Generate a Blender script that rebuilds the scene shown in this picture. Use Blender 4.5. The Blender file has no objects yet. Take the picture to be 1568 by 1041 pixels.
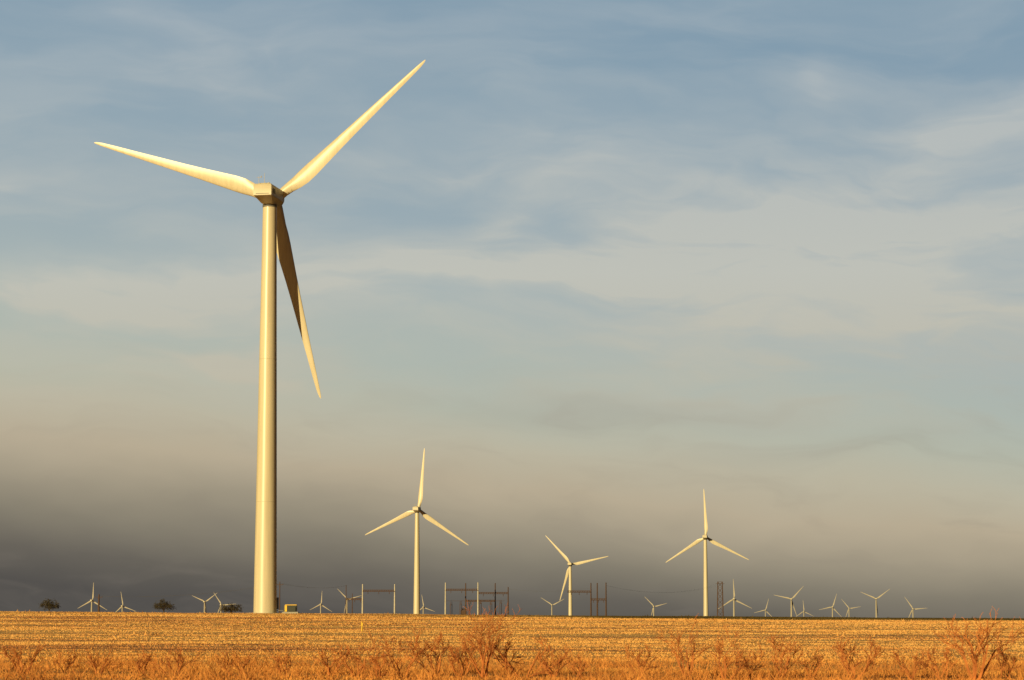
import bpy, math, random
import numpy as np
from mathutils import Vector, Matrix, Euler
R = math.radians
random.seed(4); rng = np.random.default_rng(4)
scene = bpy.context.scene
scene.view_settings.view_transform = 'Standard'
scene.view_settings.look = 'None'
scene.view_settings.exposure = 0
SUN_AZ, SUN_EL = 31.0, 12.0      # degrees left of straight behind, elevation

def lin(c):
    return tuple(((v/255)/12.92 if v/255 <= .04045 else ((v/255+.055)/1.055)**2.4) for v in c)+(1,)

# ------------------------------------------------------------ node helper
class NT:
    def __init__(s, tree): s.t = tree; s.n = tree.nodes; s.l = tree.links
    def put(s, sock, v):
        if v is None: return
        if hasattr(v, 'is_linked') or isinstance(v, bpy.types.NodeSocket): s.l.new(v, sock)
        else: sock.default_value = v
    def math(s, op, a, b=None, c=None, clamp=False):
        n = s.n.new('ShaderNodeMath'); n.operation = op; n.use_clamp = clamp
        for i, v in enumerate((a, b, c)): s.put(n.inputs[i], v)
        return n.outputs[0]
    def comb(s, x, y, z=0.0):
        n = s.n.new('ShaderNodeCombineXYZ')
        for i, v in enumerate((x, y, z)): s.put(n.inputs[i], v)
        return n.outputs[0]
    def noise(s, vec, scale, detail=4, rough=.55, dist=0.0):
        n = s.n.new('ShaderNodeTexNoise'); s.put(n.inputs['Vector'], vec)
        n.inputs['Scale'].default_value = scale; n.inputs['Detail'].default_value = detail
        n.inputs['Roughness'].default_value = rough; n.inputs['Distortion'].default_value = dist
        return n.outputs
    def ramp(s, f, stops, interp='LINEAR'):
        n = s.n.new('ShaderNodeValToRGB'); s.put(n.inputs[0], f); cr = n.color_ramp; cr.interpolation = interp
        while len(cr.elements) < len(stops): cr.elements.new(.5)
        for e, (p, c) in zip(cr.elements, stops):
            e.position = p; e.color = c if len(c) == 4 else tuple(c)+(1,)
        return n.outputs[0]
    def mix(s, f, a, b, mode='MIX'):
        n = s.n.new('ShaderNodeMix'); n.data_type = 'RGBA'; n.blend_type = mode
        s.put(n.inputs[0], f); s.put(n.inputs[6], a); s.put(n.inputs[7], b)
        return n.outputs[2]
    def sstep(s, v, a, b, lo=0.0, hi=1.0):
        n = s.n.new('ShaderNodeMapRange'); n.interpolation_type = 'SMOOTHSTEP'
        s.put(n.inputs[0], v)
        for i, q in enumerate((a, b, lo, hi)): n.inputs[i+1].default_value = q
        return n.outputs[0]
    def mapping(s, vec, sc):
        n = s.n.new('ShaderNodeMapping'); s.put(n.inputs[0], vec); n.inputs['Scale'].default_value = sc
        return n.outputs[0]

# ------------------------------------------------------------ world / sky
w = bpy.data.worlds.new("World"); scene.world = w; w.use_nodes = True
w.cycles.sampling_method = 'MANUAL'; w.cycles.sample_map_resolution = 256
k = NT(w.node_tree); k.n.clear()
out = k.n.new('ShaderNodeOutputWorld'); bg = k.n.new('ShaderNodeBackground'); k.l.new(bg.outputs[0], out.inputs[0])
STR = 0.1
bg.inputs[1].default_value = STR
sky = k.n.new('ShaderNodeTexSky'); sky.sky_type = 'NISHITA'; sky.sun_disc = False
sky.sun_elevation = R(SUN_EL); sky.sun_rotation = R(180+SUN_AZ); sky.dust_density = 2.0
tc = k.n.new('ShaderNodeTexCoord'); sep = k.n.new('ShaderNodeSeparateXYZ'); k.l.new(tc.outputs['Generated'], sep.inputs[0])
az = k.math('ARCTAN2', sep.outputs[0], sep.outputs[1])
el = k.math('ARCSINE', sep.outputs[2])
u0 = k.math('MULTIPLY', az, 3.7); v0 = k.math('MULTIPLY', el, 3.7)
P0 = k.comb(u0, v0)
# slow warps
wn = k.noise(k.mapping(P0, (1.0, 2.2, 1)), 2.2, 4, .52)
ws = k.n.new('ShaderNodeSeparateColor'); k.l.new(wn['Color'], ws.inputs[0])
w1 = k.math('SUBTRACT', ws.outputs[0], .5); w2 = k.math('SUBTRACT', ws.outputs[1], .5)
u = k.math('MULTIPLY_ADD', w1, .42, u0); v = k.math('MULTIPLY_ADD', w2, .17, v0)
# base colour by altitude of the haze/cloud deck, deck is thicker on the left
vr = k.math('MULTIPLY_ADD', u0, .10, v0)
vr = k.math('MULTIPLY_ADD', w2, .10, vr)
vr = k.math('ADD', vr, .045)
S = [(920,(84,81,78)),(865,(104,99,91)),(810,(133,126,111)),(760,(160,150,130)),(710,(184,171,147)),(650,(187,181,160)),
     (590,(180,184,169)),(520,(171,182,175)),(430,(165,178,179)),(320,(154,171,179)),(190,(144,165,178)),(0,(131,156,174))]
base = k.ramp(vr, [((940-y)/1000, lin(c)) for y, c in S])
# clouds
def blob(cu, cv, ru, rv, rot, amp):
    du = k.math('SUBTRACT', u, cu); dv = k.math('SUBTRACT', v, cv)
    c, s_ = math.cos(rot), math.sin(rot)
    a = k.math('ADD', k.math('MULTIPLY', du, c/ru), k.math('MULTIPLY', dv, s_/ru))
    b = k.math('ADD', k.math('MULTIPLY', du, -s_/rv), k.math('MULTIPLY', dv, c/rv))
    q = k.math('ADD', k.math('MULTIPLY', a, a), k.math('MULTIPLY', b, b))
    return k.math('MULTIPLY', k.math('EXPONENT', k.math('MULTIPLY', q, -1.0)), amp)
blobs = [(-.10,.515,.42,.028,-.02,1.0),(-.63,.485,.28,.042,.0,1.05),(.60,.57,.44,.09,.12,.75),(.12,.66,.40,.055,-.15,.48),
         (-.02,.615,.09,.035,.3,.5),(.70,.71,.26,.06,.3,.5),(-.76,.675,.10,.014,-.1,.75),(-.44,.375,.10,.02,-.35,.75),
         (-.38,.83,.36,.05,-.3,.34),(.47,.81,.05,.035,.6,.34),(.15,.57,.5,.05,.1,.42),(-.35,.44,.14,.05,.5,.45),
         (.55,.42,.5,.12,.05,.55),(-.55,.35,.35,.05,.05,.35)]
tot = None
for b in blobs:
    g = blob(*b); tot = g if tot is None else k.math('ADD', tot, g)
st = k.noise(k.mapping(k.comb(k.math('MULTIPLY_ADD', v0, 1.2, u), v), (1.1, 5.0, 1)), 2.0, 5, .52, .3)[0]
fine = k.noise(k.mapping(k.comb(k.math('MULTIPLY_ADD', v0, .8, u), v), (2.0, 8.0, 1)), 3.0, 5, .52, .5)[0]
stf = k.sstep(st, .34, .70)
ff = k.sstep(fine, .25, .76)
gen = k.math('MULTIPLY', k.math('MULTIPLY', stf, .42), k.sstep(v0, .15, .45))
gen = k.math('MULTIPLY', gen, k.sstep(v0, 1.15, .75, .5, 1.0))
mod = k.math('ADD', k.math('MULTIPLY', ff, .38), k.math('MULTIPLY_ADD', stf, .32, .43))
cl = k.math('ADD', k.math('MULTIPLY', tot, mod), gen)
cl = k.math('MULTIPLY', cl, k.math('MULTIPLY_ADD', ff, .22, .84), clamp=True)
cl = k.math('MINIMUM', cl, .85)
ccol = k.ramp(v0, [(.15, lin((184,169,148))), (.35, lin((194,187,168))), (.52, lin((197,196,185))), (.9, lin((180,188,192)))])
col = k.mix(cl, base, ccol)
# grey undersides
dk = k.math('MULTIPLY', k.math('ADD', blob(.10,.31,.20,.025,-.05,.4), blob(.45,.24,.2,.02,.1,.25)), k.math('MULTIPLY_ADD', ff, .5, .5))
col = k.mix(dk, col, lin((152,147,136)))
dk2 = k.math('MULTIPLY', k.math('MULTIPLY', k.sstep(fine, .45, .8), .2), k.sstep(v0, .5, .1))
col = k.mix(dk2, col, lin((136,127,116)))
# sky outside the view is dimmed to deepen the tower's shaded side
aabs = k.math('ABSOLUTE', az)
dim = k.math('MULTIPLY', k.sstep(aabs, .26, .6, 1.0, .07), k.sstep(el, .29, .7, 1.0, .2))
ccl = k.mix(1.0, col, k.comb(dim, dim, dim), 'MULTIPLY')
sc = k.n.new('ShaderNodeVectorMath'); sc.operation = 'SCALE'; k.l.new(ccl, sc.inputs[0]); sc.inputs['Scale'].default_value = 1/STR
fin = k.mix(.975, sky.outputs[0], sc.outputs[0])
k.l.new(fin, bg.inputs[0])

# ------------------------------------------------------------ materials
def newmat(name):
    m = bpy.data.materials.new(name); m.use_nodes = True
    t = NT(m.node_tree); b = m.node_tree.nodes['Principled BSDF']
    return m, t, b
def simple(name, c1, c2, rough=.6, scale=3.0, metal=0.0, bump=0.0):
    m, t, b = newmat(name)
    g = t.n.new('ShaderNodeNewGeometry')
    n = t.noise(g.outputs['Position'], scale, 5)[0]
    t.l.new(t.ramp(n, [(.3, c1), (.7, c2)]), b.inputs['Base Color'])
    b.inputs['Roughness'].default_value = rough; b.inputs['Metallic'].default_value = metal
    if bump:
        bp = t.n.new('ShaderNodeBump'); bp.inputs['Strength'].default_value = bump
        t.l.new(n, bp.inputs['Height']); t.l.new(bp.outputs[0], b.inputs['Normal'])
    return m
# turbine paint with faint vertical streaks of grime
def tpaint(name, c1, c2, rough):
    m, t, b = newmat(name)
    g = t.n.new('ShaderNodeNewGeometry')
    n = t.noise(t.mapping(g.outputs['Position'], (1.6, 1.6, .06)), 1.0, 6)[0]
    t.l.new(t.ramp(n, [(.3, c1), (.6, c2)]), b.inputs['Base Color'])
    b.inputs['Roughness'].default_value = rough
    return m
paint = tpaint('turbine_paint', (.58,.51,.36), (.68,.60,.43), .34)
paint_haze = tpaint('hazed_turbine_paint', (.36,.32,.25), (.44,.39,.31), .6)  # distance haze put into the colour: duller paint for the farthest turbines
grey = simple('nacelle_grille_grey', (.10,.10,.09), (.16,.15,.13), .6)
nacp = simple('nacelle_gelcoat', (.50,.44,.31), (.60,.53,.38), .45, 1.2)
steel = simple('galvanised_steel', (.42,.39,.32), (.55,.50,.42), .5, 1.0, .1)
wood = simple('weathered_wood_pole', (.07,.04,.028), (.11,.06,.04), .85, 2.0)
wire_m = simple('wire_aluminium', (.12,.11,.10), (.16,.15,.14), .5)
conc = simple('foundation_concrete', (.32,.30,.26), (.42,.40,.35), .9, 4.0)
yel = simple('yellow_paint', (.75,.48,.03), (.85,.56,.05), .5)
dkgreen = simple('transformer_green_paint', (.018,.025,.016), (.03,.035,.025), .5)
barkd = simple('tree_bark', (.05,.035,.025), (.09,.06,.04), .9)
leafd = simple('tree_foliage', (.035,.030,.014), (.10,.075,.035), .9, 1.5)
def twigmat(name, c1, c2, sc=1.3):
    m, t, b = newmat(name)
    g = t.n.new('ShaderNodeNewGeometry'); n = t.noise(g.outputs['Position'], sc, 4)[0]
    t.l.new(t.ramp(n, [(.3, c1), (.7, c2)]), b.inputs['Base Color']); b.inputs['Roughness'].default_value = .9
    return m
twig = twigmat('shrub_twigs', (.32,.095,.025), (.60,.21,.05))
weedm = twigmat('weed_stems', (.42,.15,.035), (.80,.34,.08), .5)

def straw(name, flat):
    m, t, b = newmat(name)
    g = t.n.new('ShaderNodeNewGeometry'); pos = g.outputs['Position']
    a = t.noise(t.mapping(pos, (.010,.055,0)), 1.0, 5, .6)[0]
    c = t.noise(t.mapping(pos, (.024,.26,0)), 1.0, 4, .6)[0]
    d = t.noise(t.mapping(pos, (.25,.4,0)), 1.0, 4, .6)[0]
    f = t.math('ADD', t.math('MULTIPLY', a, .50), t.math('ADD', t.math('MULTIPLY', c, .36), t.math('MULTIPLY', d, .14)))
    f = t.math('MULTIPLY_ADD', t.math('SUBTRACT', f, .5), 1.6, .5)
    if not flat:
        at = t.n.new('ShaderNodeAttribute'); at.attribute_name = 'tint'
        f = t.math('ADD', f, t.math('MULTIPLY', t.math('SUBTRACT', at.outputs['Fac'], .5), .04))
    col = t.ramp(f, [(.34,(.42,.18,.08)), (.41,(.70,.34,.13)), (.47,(.94,.52,.17)), (.56,(.98,.61,.22)), (.62,(.86,.44,.14)), (.70,(.52,.23,.09))])
    sp = t.n.new('ShaderNodeSeparateXYZ'); t.l.new(pos, sp.inputs[0])
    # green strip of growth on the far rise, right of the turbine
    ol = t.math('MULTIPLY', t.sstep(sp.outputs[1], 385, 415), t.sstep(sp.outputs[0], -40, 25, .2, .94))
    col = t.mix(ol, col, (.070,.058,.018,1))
    # redder, weedier growth toward the roadside
    nr = t.sstep(sp.outputs[1], 165, 104, 0, .6)
    col = t.mix(nr, col, (.90,.40,.08,1))
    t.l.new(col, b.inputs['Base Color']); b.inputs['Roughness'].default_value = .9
    b.inputs['Specular IOR Level'].default_value = .1
    if flat:
        bp = t.n.new('ShaderNodeBump'); bp.inputs['Strength'].default_value = 1; bp.inputs['Distance'].default_value = .3
        t.l.new(t.noise(pos, 2.5, 4, .7)[0], bp.inputs['Height']); t.l.new(bp.outputs[0], b.inputs['Normal'])
    else:
        tr = t.n.new('ShaderNodeBsdfTranslucent'); t.l.new(col, tr.inputs[0])
        mx = t.n.new('ShaderNodeMixShader'); mx.inputs[0].default_value = .25
        t.l.new(b.outputs[0], mx.inputs[1]); t.l.new(tr.outputs[0], mx.inputs[2])
        t.l.new(mx.outputs[0], t.n['Material Output'].inputs[0])
    return m
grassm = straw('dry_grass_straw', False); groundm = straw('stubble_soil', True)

# ------------------------------------------------------------ mesh builder
class MB:
    def __init__(s): s.v = []; s.f = []
    def tube(s, p0, p1, r0, r1, n=6, cap=True):
        p0 = Vector(p0); p1 = Vector(p1); d = (p1-p0)
        if d.length < 1e-6: return
        d.normalize(); a = d.orthogonal().normalized(); b = d.cross(a); i = len(s.v)
        for p, r in ((p0, r0), (p1, r1)):
            for j in range(n):
                t = 2*math.pi*j/n; s.v.append(p+a*(math.cos(t)*r)+b*(math.sin(t)*r))
        for j in range(n):
            j2 = (j+1) % n; s.f.append((i+j, i+j2, i+n+j2, i+n+j))
        if cap: s.f.append(tuple(i+j for j in range(n))[::-1]); s.f.append(tuple(i+n+j for j in range(n)))
    def box(s, c, size, tz=1.0):
        i = len(s.v); x, y, z = (q/2 for q in size)
        for dz in (-z, z):
            kk = tz if dz > 0 else 1
            for dx, dy in ((-x,-y),(x,-y),(x,y),(-x,y)): s.v.append(Vector((c[0]+dx*kk, c[1]+dy*kk, c[2]+dz)))
        for f in ((3,2,1,0),(4,5,6,7),(0,1,5,4),(1,2,6,5),(2,3,7,6),(3,0,4,7)): s.f.append(tuple(i+q for q in f))
    def loft(s, rings, cap=True):
        i = len(s.v); n = len(rings[0])
        for r in rings: s.v += [Vector(p) for p in r]
        for a in range(len(rings)-1):
            for j in range(n):
                j2 = (j+1) % n; s.f.append((i+a*n+j, i+a*n+j2, i+(a+1)*n+j2, i+(a+1)*n+j))
        if cap:
            s.f.append(tuple(i+j for j in range(n))[::-1]); s.f.append(tuple(i+(len(rings)-1)*n+j for j in range(n)))
    def mesh(s, name, mat, smooth=False):
        me = bpy.data.meshes.new(name); me.from_pydata([tuple(q) for q in s.v], [], s.f); me.update()
        if mat: me.materials.append(mat)
        if smooth: me.shade_smooth()
        return me
def obj(name, me, loc=(0,0,0), parent=None):
    o = bpy.data.objects.new(name, me); scene.collection.objects.link(o); o.location = loc
    if parent: o.parent = parent
    return o
def autosmooth(me, ang=35):
    me.shade_smooth()
    me.set_sharp_from_angle(angle=R(ang))

# ------------------------------------------------------------ ground: rises to a crest at 450 m, falls away behind,
# and the whole plain slopes gently down to the east
SL = .0058
YS = [-400, 60, 450, 1100, 1500, 2500, 8000, 40000]; ZS = [0, .1, 2.8, 2.1, -9, -18, -30, -40]
def gz(x, y):
    z = np.interp(y, YS, ZS)
    und = .10*np.sin(x*.021+1.3+y*.004)*np.sin(y*.017+.5)+.05*np.sin(x*.09+y*.05)+.035*np.sin(x*.23-y*.11)
    return z+und*np.clip((np.abs(y)+40)/200, .2, 1)-SL*x
xs = np.concatenate([-np.geomspace(14000, 160, 26), np.linspace(-150, 150, 151), np.geomspace(160, 14000, 26)])
ys = np.concatenate([np.linspace(-400, 40, 12), np.linspace(50, 480, 216), np.geomspace(490, 30000, 60)])
X, Y = np.meshgrid(xs, ys); Z = gz(X, Y); nx, ny = len(xs), len(ys)
idx = np.arange(nx*ny).reshape(ny, nx)
q = np.stack([idx[:-1,:-1], idx[:-1,1:], idx[1:,1:], idx[1:,:-1]], -1).reshape(-1, 4)
me = bpy.data.meshes.new('ground'); me.from_pydata(np.stack([X,Y,Z],-1).reshape(-1,3).tolist(), [], q.tolist()); me.update()
me.materials.append(groundm); me.shade_smooth(); obj('ground', me)

# ------------------------------------------------------------ grass
def blades(name, px, py, h, wd, lean, mat, zoff=-.02):
    n = len(px); pz = gz(px, py)+zoff
    a = rng.uniform(0, 2*math.pi, n); la = rng.uniform(0, 2*math.pi, n); ln = lean*h*rng.uniform(.2, 1, n)
    dx, dy = np.cos(a)*wd/2, np.sin(a)*wd/2
    V = np.empty((n, 3, 3), np.float32)
    V[:,0] = np.stack([px-dx, py-dy, pz], -1); V[:,1] = np.stack([px+dx, py+dy, pz], -1)
    V[:,2] = np.stack([px+np.cos(la)*ln, py+np.sin(la)*ln, pz+h], -1)
    me = bpy.data.meshes.new(name); me.vertices.add(n*3); me.vertices.foreach_set('co', V.ravel())
    me.loops.add(n*3); me.loops.foreach_set('vertex_index', np.arange(n*3, dtype=np.int32))
    me.polygons.add(n); me.polygons.foreach_set('loop_start', np.arange(0, n*3, 3, dtype=np.int32))
    me.polygons.foreach_set('loop_total', np.full(n, 3, np.int32)); me.update(calc_edges=True)
    at = me.attributes.new('tint', 'FLOAT', 'POINT'); at.data.foreach_set('value', np.repeat(rng.random(n), 3).astype(np.float32))
    me.materials.append(mat); return obj(name, me)
PX, PY, H, W = [], [], [], []
for (y0, y1, dens, hh, ww, nb) in ((88,130,5,.11,.07,6),(130,180,3.2,.10,.09,6),(180,260,2.0,.09,.14,6),(260,360,1.2,.09,.2,5),(360,470,1.0,.12,.26,5)):
    half = .235*y1+22; n = int((y1-y0)*2*half*dens)
    cx = rng.uniform(-half, half, n); cy = rng.uniform(y0, y1, n)
    # cut swaths: rows running across the field with shorter growth between, irregular spacing
    row = .5+.5*np.sin(cy*.47+1.8*np.sin(cx*.013+cy*.01)+np.sin(cy*.13)*2.4+np.sin(cy*.041)*3)
    pat = .5+.5*np.sin(cx*.07+cy*.19)*np.sin(cx*.031-cy*.05+1)
    tall = (rng.random(n) < .006)*rng.uniform(.8, 3.0, n)
    ch = hh*(.45+.6*row+.4*pat+tall)
    keep = rng.random(n) < .35+.65*row
    cx, cy, ch = cx[keep], cy[keep], ch[keep]
    n = len(cx)
    sp = .22*(y0/100)
    PX.append(np.repeat(cx, nb)+rng.normal(0, sp, n*nb)); PY.append(np.repeat(cy, nb)+rng.normal(0, sp, n*nb))
    H.append(np.repeat(ch, nb)*rng.uniform(.5, 1.15, n*nb)); W.append(np.full(n*nb, ww)*rng.uniform(.6, 1.4, n*nb))
PX, PY, H, W = map(np.concatenate, (PX, PY, H, W))
blades('dry_grass', PX, PY, H, W, .8, grassm)
# roadside weed stems along the near edge
n = 9000; cx = rng.uniform(-38, 38, n); cy = rng.uniform(92, 124, n)
dn = .5+.5*np.sin(cx*.55+2)*np.sin(cx*.21+cy*.3); kp = rng.random(n) < (dn**1.5+.08)*np.clip((128-cy)/22, 0, 1); cx, cy = cx[kp], cy[kp]; n = len(cx)
px = np.repeat(cx, 7)+rng.normal(0, .16, n*7); py = np.repeat(cy, 7)+rng.normal(0, .16, n*7)
blades('roadside_weeds', px, py, np.repeat(rng.uniform(.2, .8, n), 7)*rng.uniform(.5, 1.1, n*7), rng.uniform(.02, .045, n*7), 1.1, weedm)

# ------------------------------------------------------------ bare shrubs
def shrub(name, x, y, h, spread, seed, stems=5):
    rd = random.Random(seed); mb = MB(); RM = .0115
    def grow(p, d, L, r, lev):
        steps = 4 if lev > 1 else 3; q = Vector(p)
        for s_ in range(steps):
            d2 = (d+Vector((rd.gauss(0,.16), rd.gauss(0,.16), rd.gauss(.06,.08)))).normalized()
            q2 = q+d2*(L/steps); r2 = max(r*.85, RM*.75)
            mb.tube(q, q2, r, r2, 3, False)
            q, d, r = q2, d2, r2
            if lev > 0 and (s_ > 0 or lev < 3):
                if rd.random() < .92:
                    ax = Vector((rd.gauss(0,1), rd.gauss(0,1), rd.gauss(.1,.5))).normalized()
                    grow(q, (d*.85+ax*rd.uniform(.4,.85)).normalized(), L*rd.uniform(.42,.75), max(r*.66,RM), lev-1)
    for i in range(stems):
        a = 2*math.pi*(i+rd.random()*.7)/stems; s_ = spread*rd.uniform(.3, 1.0)
        d = Vector((math.cos(a)*s_, math.sin(a)*s_, 1)).normalized()
        grow((rd.gauss(0,.10), rd.gauss(0,.10), -.1), d, h*rd.uniform(.5,.7), .024*h+.014, 3 if h < 1.3 else 4)
    zs = sorted(v_.z for v_ in mb.v); f = h/zs[int(len(zs)*.985)]
    for v_ in mb.v: v_.z *= f; v_.x *= f; v_.y *= f
    return obj(name, mb.mesh(name, twig), (x, y, float(gz(x, y))))
SH = [(-1.1,99,2.8,.75,6),(.3,100,1.6,1.2,5),(-4.5,100,1.7,.8,4),(-6.4,101,1.6,.7,4),(-3.1,102,1.8,.6,4),(7.2,100,2.3,.5,5),(8.6,99,1.95,1.0,5),
      (11.1,101,1.75,.7,4),(14.0,100,1.65,.9,5),(19.1,100,2.55,.7,6),(20.7,102,1.5,.8,4),(-20.2,101,1.25,1.0,5),(-13.8,100,1.2,1.2,5),
      (-17.3,102,1.0,1,5),(-9.5,102,1.0,1,4),(1.7,101,1.25,1,5),(5.3,101,1.3,.8,4),(16.6,101,1.15,1,4),(-15.4,101,.9,1,4),(2.8,100,1.0,1.2,4),(17.8,101,1.3,.8,4),
      (-7.6,103,1.1,1,4),(12.6,102,1.2,.8,4),(9.9,102,1.3,.8,4),(-11.5,101,1.0,1,4),(-2.0,101,1.4,.8,5),(-18.8,103,1.0,.8,4),(-5.4,99,1.1,1,4)]
for i, (x, y, h, s_, st_) in enumerate(SH): shrub('bare_shrub', x, y, h, s_, 100+i, st_)

# ------------------------------------------------------------ trees near the skyline
def tree(name, x, y, h, wd, seed, low=False):
    rd = random.Random(seed); e = bpy.data.objects.new(name, None); scene.collection.objects.link(e)
    e.location = (x, y, float(gz(x, y))-.1)
    mb = MB(); lf = MB(); ends = []
    th = h*(.12 if low else .25)
    mb.tube((0,0,0), (0,0,th), .16, .12, 7)
    for i in range(9):
        a = rd.uniform(0, 6.28); p = Vector((0,0,th*rd.uniform(.6,1)))
        q = Vector((math.cos(a)*wd*.25*rd.random(), math.sin(a)*wd*.25*rd.random(), h*rd.uniform(.45,.7)))
        mb.tube(p, q, .08, .045, 5)
        for j in range(6):
            a = rd.uniform(0, 6.28); rr = wd*.5*math.sqrt(rd.random()); zz = h*(.35+.62*rd.random()*math.sqrt(max(0,1-(rr/(wd*.52))**2)))
            q2 = Vector((math.cos(a)*rr, math.sin(a)*rr, zz)); mb.tube(q, q2, .04, .015, 4); ends.append(q2)
            for m_ in range(4):
                q3 = q2+Vector((rd.gauss(0,.28), rd.gauss(0,.28), rd.gauss(.1,.25))); mb.tube(q2, q3, .015, .008, 3); ends.append(q3)
    for p in ends:
        for _ in range(6):
            c = p+Vector((rd.gauss(0,.18), rd.gauss(0,.18), rd.gauss(0,.16))); s_ = rd.uniform(.04,.12)
            a = Vector((rd.gauss(0,1), rd.gauss(0,1), rd.gauss(0,1))).normalized(); b = a.orthogonal().normalized()
            i = len(lf.v); lf.v += [c-a*s_-b*s_*.6, c+a*s_-b*s_*.6, c+a*s_+b*s_*.6, c-a*s_+b*s_*.6]; lf.f.append((i,i+1,i+2,i+3))
    obj('trunk_and_limbs', mb.mesh('trunk', barkd), parent=e); obj('crown', lf.mesh('crown', leafd), parent=e)
tree('mesquite_tree', -114.2, 600, 3.6, 4.5, 1); tree('mesquite_tree', -85.9, 600, 3.9, 4.9, 2); tree('mesquite_tree', -69.4, 600, 2.8, 5.8, 3, True)

# ------------------------------------------------------------ wind turbines
# blade: span +Z, leading edge -X, upwind +Y
def blade_mesh(mat):
    mb = MB(); rings = []; N = 28
    prof = [(1.0,1.9,1,0),(2.2,1.95,.95,6),(3.6,2.25,.72,12),(5.2,2.75,.48,14),(7.0,3.15,.36,13),(9.0,3.1,.30,11),(12,2.75,.26,8.5),(16,2.3,.23,6),
            (20,1.95,.21,4),(25,1.6,.19,2.5),(30,1.24,.18,1.2),(35,.92,.17,.4),(38.0,.66,.16,0),(39.2,.38,.15,0),(39.6,.12,.15,0)]
    for r, c, th, tw in prof:
        ring = []; mixr = min(1, max(0, (1-th)/.55)); off = .5+(.30-.5)*mixr
        for j in range(N):
            t_ = 2*math.pi*j/N; xc = .5-.5*math.cos(t_)      # 0 LE ..1 TE
            yt = 5*th*(.2969*math.sqrt(xc)-.126*xc-.3516*xc**2+.2843*xc**3-.1036*xc**4)
            ya = yt*(1 if t_ < math.pi else -1)*.95
            yc = .5*math.sin(t_)*th
            x_ = (xc-off)*c; y_ = (yc*(1-mixr)+ya*mixr)*c
            b_ = R(tw+3); X_ = x_*math.cos(b_)+y_*math.sin(b_); Y_ = -x_*math.sin(b_)+y_*math.cos(b_)
            ring.append((X_, Y_+r*math.sin(R(1.5))+.0006*r*r, r))
        rings.append(ring)
    mb.loft(rings); m_ = mb.mesh('blade', mat); autosmooth(m_, 50); return m_
BL = blade_mesh(paint); BL_HAZE = blade_mesh(paint_haze)
def circ(r, z, n=56): return [(math.cos(2*math.pi*j/n)*r, math.sin(2*math.pi*j/n)*r, z) for j in range(n)]
def tower_mesh(h, mat, n=56):
    mb = MB(); r0, r1 = 2.2, 1.32; rad = lambda z: r0+(r1-r0)*(z/h)**1.05
    cuts = [0, h*.27, h*.62, h]; rings = []
    for a, b in zip(cuts[:-1], cuts[1:]):
        for s_ in range(7): z = a+(b-a)*s_/6; rings.append(circ(rad(z), z, n))
    mb.loft(rings)
    m_ = mb.mesh('tower', mat); autosmooth(m_, 40); return m_
def bevel_mesh(mb, name, mat, wd=.12):
    m_ = mb.mesh(name, mat); import bmesh
    bm = bmesh.new(); bm.from_mesh(m_); bmesh.ops.bevel(bm, geom=bm.edges[:], offset=wd, segments=2, affect='EDGES'); bm.to_mesh(m_); bm.free()
    autosmooth(m_, 30); return m_
def nac_mesh():
    mb = MB()
    def rect(x, y0, y1, z): return [(-x,y0,z),(x,y0,z),(x,y1,z),(-x,y1,z)]
    mb.loft([rect(1.05,-2.2,2.4,-1.45), rect(1.72,-4.7,3.0,-.45), rect(1.78,-5.3,3.1,-.40), rect(1.78,-5.3,3.2,1.5), rect(1.6,-5.1,3.0,1.85)])
    return bevel_mesh(mb, 'nacelle', nacp, .05)
NAC = nac_mesh()
def nacdet():
    mb = MB()
    mb.box((0,-2.6,2.0), (2.0,3.2,.30), .9)                 # roof hatch
    for x, y, h in ((-.9,-4.6,1.5),(.2,-4.6,2.1)):
        mb.tube((x,y,1.8), (x,y,1.85+h), .045, .03, 6)
    mb.tube((-.9,-4.6,3.1), (-.45,-4.6,3.1), .03, .03, 6); mb.tube((-.45,-4.6,3.1), (-.45,-4.6,3.4), .1, .1, 8)
    mb.tube((-1.35,-4.6,3.15), (-.9,-4.6,3.15), .03, .03, 6)
    mb.tube((.9,-3.8,1.8), (.9,-3.8,2.25), .16, .13, 10)
    return mb.mesh('roof_gear', nacp)
ND = nacdet()
def grille():
    mb = MB()
    mb.box((1.80,-3.4,.6), (.05,1.5,.9)); mb.box((-1.80,-3.4,.6), (.05,1.5,.9))
    mb.box((0,-5.32,-.1), (2.6,.05,.10))
    mb.loft([circ(1.38,-1.95,32), circ(1.38,-1.4,32)])
    return mb.mesh('vents_and_yaw_ring', grey)
GR = grille()
def hub_mesh():
    mb = MB(); rings = []; n = 32
    for y, r in ((-1.25,1.1),(-1.1,1.42),(-.4,1.6),(.6,1.55),(1.4,1.15),(1.9,.6),(2.05,.12)):
        rings.append([(math.cos(2*math.pi*j/n)*r, y, -math.sin(2*math.pi*j/n)*r) for j in range(n)])
    mb.loft(rings); mb.tube((0,-2.1,0),(0,-1.2,0),.85,.95,24)
    m_ = mb.mesh('hub', nacp); autosmooth(m_, 40); return m_
HB = hub_mesh()
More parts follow.
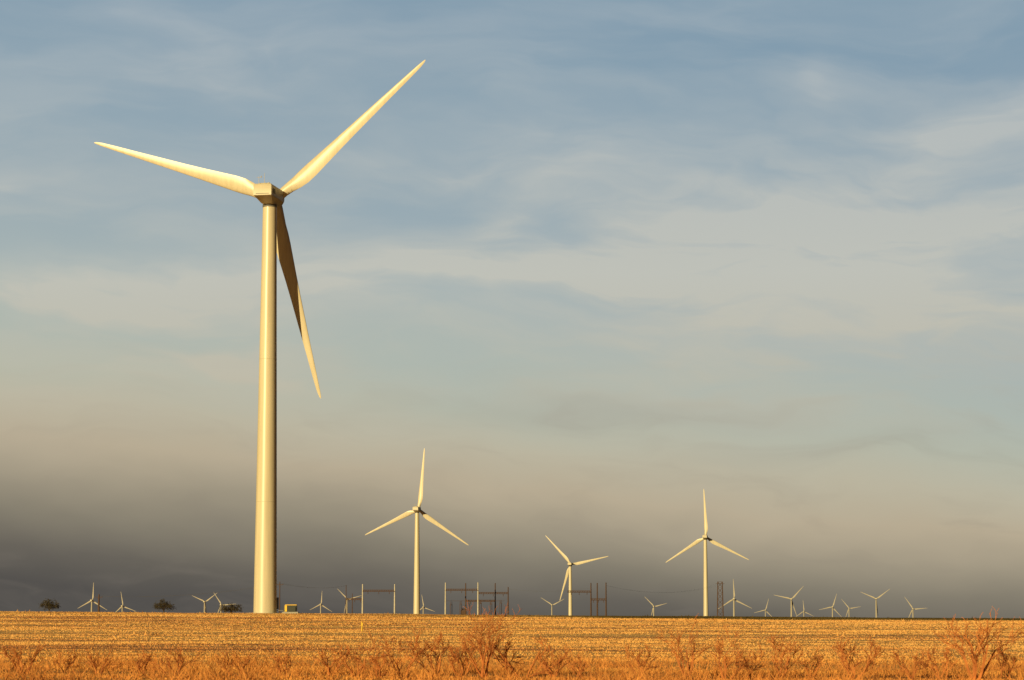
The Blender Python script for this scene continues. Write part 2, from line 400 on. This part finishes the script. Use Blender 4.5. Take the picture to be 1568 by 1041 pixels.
def turbine(x, y, hubz, ang, yaw=-10.1, tilt=5.0, hazed=False):
    z0 = float(gz(x, y))
    e = bpy.data.objects.new('wind_turbine', None); scene.collection.objects.link(e); e.location = (x, y, z0)
    h = hubz-z0
    obj('tower', tower_mesh(h-1.75, paint_haze if hazed else paint), parent=e)
    Myaw = Matrix.Translation((0,0,h)) @ Matrix.Rotation(R(yaw), 4, 'Z')
    for nm, me_ in (('nacelle', NAC), ('roof_gear', ND), ('vents_and_yaw_ring', GR)):
        o = obj(nm, me_, parent=e); o.matrix_local = Myaw
    Mr = Myaw @ Matrix.Rotation(R(tilt), 4, 'X') @ Matrix.Translation((0,4.3,0))
    o = obj('hub', HB, parent=e); o.matrix_local = Mr
    for i in range(3):
        th = R(ang+120*i); c, s_ = math.cos(th), math.sin(th)
        M = Matrix(((s_,0,c,0),(0,1,0,0),(-c,0,s_,0),(0,0,0,1)))
        o = obj('blade_%d' % (i+1), BL_HAZE if hazed else BL, parent=e); o.matrix_local = Mr @ M
    return e, h
e, h = turbine(-46.6, 459, 82.7, 41.6)
mb = MB(); mb.loft([circ(3.4,-.3,40), circ(3.4,.10,40)]); obj('foundation', mb.mesh('foundation', conc), parent=e)
mb = MB(); mb.box((.9,-2.12,1.9),(.95,.25,2.2)); mb.box((.9,-2.9,.55),(1.2,1.3,.12)); mb.box((.9,-3.7,.3),(1.2,.4,.1))
mb.tube((.3,-3.5,.3),(.3,-3.5,1.6),.03,.03); mb.tube((1.5,-3.5,.3),(1.5,-3.5,1.6),.03,.03)
do = obj('door_and_steps', mb.mesh('door', grey), parent=e); do.rotation_euler = (0,0,R(80))
mb = MB()
for f in (.27,.62): 
    z = (h-1.75)*f; r = 2.2-.88*f**1.05
    mb.loft([circ(r+.012,z-.06), circ(r+.012,z+.06)])
obj('flange_seams', mb.mesh('flange', nacp), parent=e)

TB = [(-38.5,1550,42.3,85.5),(24.7,2480,20.3,13),(80.45,1980,31.7,93),(-172.2,5300,4.5,88),(-159.6,6500,2.3,100),(-125.8,6200,4.2,37),
      (-119,6400,3.0,125),(-78,7100,3.5,87),(-67.2,6400,5.6,16),(-35.8,7500,2.6,100),(17.1,7000,3.7,28),(59,7000,3.4,15),(92,4780,6.6,93),
      (104.9,8000,2.2,75),(115.6,5300,6.7,48),(120.7,8500,1.8,95),(132.5,6800,3.6,73),(139.3,8000,3.1,10),(150.5,5600,7,37),(165.6,6600,3,5)]
for br, d, ee, a in TB: turbine((br-.7)*d/1000, d, 3+(ee-br*SL)*d/1000+.5, a-1.2, hazed=d > 4000)

# ------------------------------------------------------------ pad transformer beside the main tower
e = bpy.data.objects.new('pad_mounted_transformer', None); scene.collection.objects.link(e); e.location = (-41.6, 457, float(gz(-41.6,457))+.1)
mb = MB(); mb.box((0,0,.08),(3.0,2.2,.3)); obj('pad', mb.mesh('pad', conc), parent=e)
mb = MB(); mb.box((.35,0,.83),(1.6,1.5,1.2)); mb.box((.35,-.86,.75),(1.3,.2,.8))
for i in range(7): mb.box((-.30+i*.2,.83,.75),(.05,.15,.8))
obj('cabinet', bevel_mesh(mb,'cabinet',dkgreen,.02), parent=e)
mb = MB(); mb.box((.1,0,1.52),(2.2,1.7,.14)); mb.box((-.85,0,.86),(.45,1.3,1.16)); obj('lid_and_yellow_door', bevel_mesh(mb,'lid',yel,.02), parent=e)

# ------------------------------------------------------------ substation gantries and poles (about 1 km away)
def gantry(name, posts, beams, y, mat, r=.30, bm=None):
    e = bpy.data.objects.new(name, None); scene.collection.objects.link(e); x0 = posts[0][0]; g0 = float(gz(x0, y)); dz0 = -SL*x0; e.location = (x0, y, g0)
    mb = MB()
    for x, top in posts:
        mb.tube((x-x0,0,-.6), (x-x0,0,top+dz0-g0), r, r*.6, 8)
    obj('posts', mb.mesh('posts', mat), parent=e)
    mb = MB(); ins = MB()
    for x1, x2, z in beams:
        a, b = x1-x0, x2-x0; z = z+dz0-g0
        for dy, dz in ((-.3,0),(.3,0),(0,.55)): mb.tube((a,dy,z+dz),(b,dy,z+dz),.14,.14,5)
        nseg = max(2, int(abs(b-a)/.9))
        for i in range(nseg):
            s0 = a+(b-a)*i/nseg; s1 = a+(b-a)*(i+1)/nseg
            mb.tube((s0,-.3,z),(s1,0,z+.55),.07,.07,4); mb.tube((s0,.3,z),((s0+s1)/2,0,z+.55),.07,.07,4)
        for i in range(3):
            xx = a+(b-a)*(i+.5)/3; ins.tube((xx,0,z),(xx,0,z-1.1),.07,.07,5)
            for q_ in range(4): ins.tube((xx,0,z-.25-q_*.22),(xx,0,z-.33-q_*.22),.2,.2,8)
    obj('beams', mb.mesh('beams', wood), parent=e); obj('insulators', ins.mesh('insulators', wood), parent=e)
gantry('steel_gantry', [(-61.5,15.0),(-48.3,15.0)], [(-61.5,-48.3,12.0)], 1000, steel, .36)
gantry('steel_gantry', [(-27.4,15.8),(-14.0,15.9)], [(-27.4,-14.0,12.6)], 1000, steel, .36)
gantry('timber_gantry', [(-19.3,15.8),(-7.0,15.8),(-1.6,14.2)], [(-14.0,-1.6,11.4),(-19.3,-7.0,8.2)], 1012, wood, .34)
gantry('timber_gantry', [(32.5,16.0),(35.1,16.0),(38.7,16.2)], [(22.8,32.5,12.2),(32.5,38.7,9.0)], 1000, wood, .36)
gantry('steel_gantry', [(-68.7,14.6),(-66.1,11.2)], [(-68.7,-61.5,8.6)], 1006, wood, .22)
# low bus-work: small transformers, breakers on stands
e = bpy.data.objects.new('substation_equipment', None); scene.collection.objects.link(e); e.location = (-16,1004,float(gz(-16,1004)))
mb = MB(); rr = random.Random(5)
for x in (-9.5,-5.5,-2.2,2.6,7.0,11.0):
    hh = rr.uniform(3,5.5); mb.tube((x,0,0),(x,0,hh),.12,.12,5); mb.tube((x+.7,1,0),(x+.7,1,hh),.12,.12,5); mb.box((x+.35,.5,hh),(1.0,.3,.2))
    for q_ in range(3): mb.tube((x+q_*.35,.5,hh),(x+q_*.35,.5,hh+1.3),.08,.05,6)
mb.box((-4,2,1.4),(2.4,2.0,2.0)); mb.box((-4,.9,1.4),(1.8,.3,1.4)); mb.tube((-5,2,2.8),(-3,2,2.8),.3,.3,10)
mb.tube((-12,0,6.2),(13,0,6.2),.06,.06,5)
obj('bus_supports', mb.mesh('bus', wood), parent=e)
# utility poles
def upole(x, y, top, r=.2, arms=True):
    g0 = float(gz(x,y)); mb = MB(); H_ = top-SL*x-g0
    mb.tube((0,0,-.3),(0,0,H_),r,r*.6,8)
    if arms:
        mb.box((0,0,H_-.9),(2.2,.12,.14))
        for xx in (-1.0,0,1.0): mb.tube((xx,0,H_-.83),(xx,0,H_-.5),.06,.04,6)
        mb.tube((-.8,0,H_-.9),(0,0,H_-1.7),.03,.03,4); mb.tube((.8,0,H_-.9),(0,0,H_-1.7),.03,.03,4)
    obj('utility_pole', mb.mesh('utility_pole', wood), (x,y,g0))
upole(-71.7, 750, 12.6); upole(-127.5, 750, 8.4, .34)
# lattice mast
def lattice(x, y, top):
    g0 = float(gz(x,y)); mb = MB(); H_ = top-SL*x-g0; wb, wt = 1.5, 1.1
    cor = lambda z, sx, sy: Vector((sx*(wb+(wt-wb)*z/H_), sy*(wb+(wt-wb)*z/H_), z))
    for sx, sy in ((-1,-1),(1,-1),(1,1),(-1,1)): mb.tube(cor(0,sx,sy), cor(H_,sx,sy), .18, .14, 5)
    nb = 7
    for i in range(nb):
        z0, z1 = H_*i/nb, H_*(i+1)/nb
        for (a, b) in (((-1,-1),(1,-1)),((1,-1),(1,1)),((1,1),(-1,1)),((-1,1),(-1,-1))):
            mb.tube(cor(z0,*a), cor(z1,*b), .07, .07, 4); mb.tube(cor(z0,*b), cor(z1,*a), .07, .07, 4); mb.tube(cor(z1,*a), cor(z1,*b), .07, .07, 4)
    mb.box((0,0,H_-1.0),(4.4,.2,.2))
    obj('lattice_tower', mb.mesh('lattice_tower', wood), (x,y,g0))
lattice(102.8, 1200, 19.6)
# overhead conductors
mb = MB()
def span(a, b, sag, r=.011, n=14):
    a = Vector(a); b = Vector(b); a.z -= SL*a.x; b.z -= SL*b.x; p = a
    for i in range(1, n+1):
        t_ = i/n; q_ = a.lerp(b, t_); q_.z -= 4*sag*t_*(1-t_); mb.tube(p, q_, r, r, 3, False); p = q_
for o_ in (-1,0,1):
    span((-71.7+o_,750,12.1), (-68.7+o_*.3,1006,14.4), 1.2)
    span((-1.6,1012+o_,13.5), (32.5,1000+o_,14), 1.2)
    span((38.7,1000+o_*2,15), (102.8+o_*2,1200,18.4), 3.5)
    span((-127.5+o_,750,7.9), (-71.7+o_,750,12.1), 1.6)
obj('power_lines', mb.mesh('power_lines', wire_m))
# yellow pipeline marker in the field
def marker(x, y, h):
    mb = MB(); mb.tube((0,0,-.1),(0,0,h),.06,.06,10); mb.tube((0,0,h),(0,0,h+.06),.08,.03,10); mb.box((0,-.08,h-.22),(.18,.02,.24))
    obj('marker_post', mb.mesh('marker_post', yel), (x,y,float(gz(x,y))))
marker(-14.8, 240, .9)

# ------------------------------------------------------------ sun
sd = bpy.data.lights.new('sun', 'SUN'); sd.energy = 4.8; sd.angle = R(.5); sd.color = (1, .79, .39)
so = bpy.data.objects.new('sun', sd); scene.collection.objects.link(so)
dv = Vector((-math.sin(R(SUN_AZ))*math.cos(R(SUN_EL)), -math.cos(R(SUN_AZ))*math.cos(R(SUN_EL)), math.sin(R(SUN_EL))))
so.rotation_euler = dv.to_track_quat('Z','Y').to_euler(); so.location = dv*300

# ------------------------------------------------------------ camera
cd = bpy.data.cameras.new('camera'); cam = bpy.data.objects.new('camera', cd); scene.collection.objects.link(cam)
cd.sensor_width = 36; cd.lens = 84.95; cd.clip_end = 60000; cd.clip_start = .5
cam.matrix_world = Matrix.Translation((0,0,3)) @ Matrix.Rotation(R(90+6.476),4,'X')
cd.dof.use_dof = True; cd.dof.focus_distance = 460; cd.dof.aperture_fstop = 2.2
scene.camera = cam
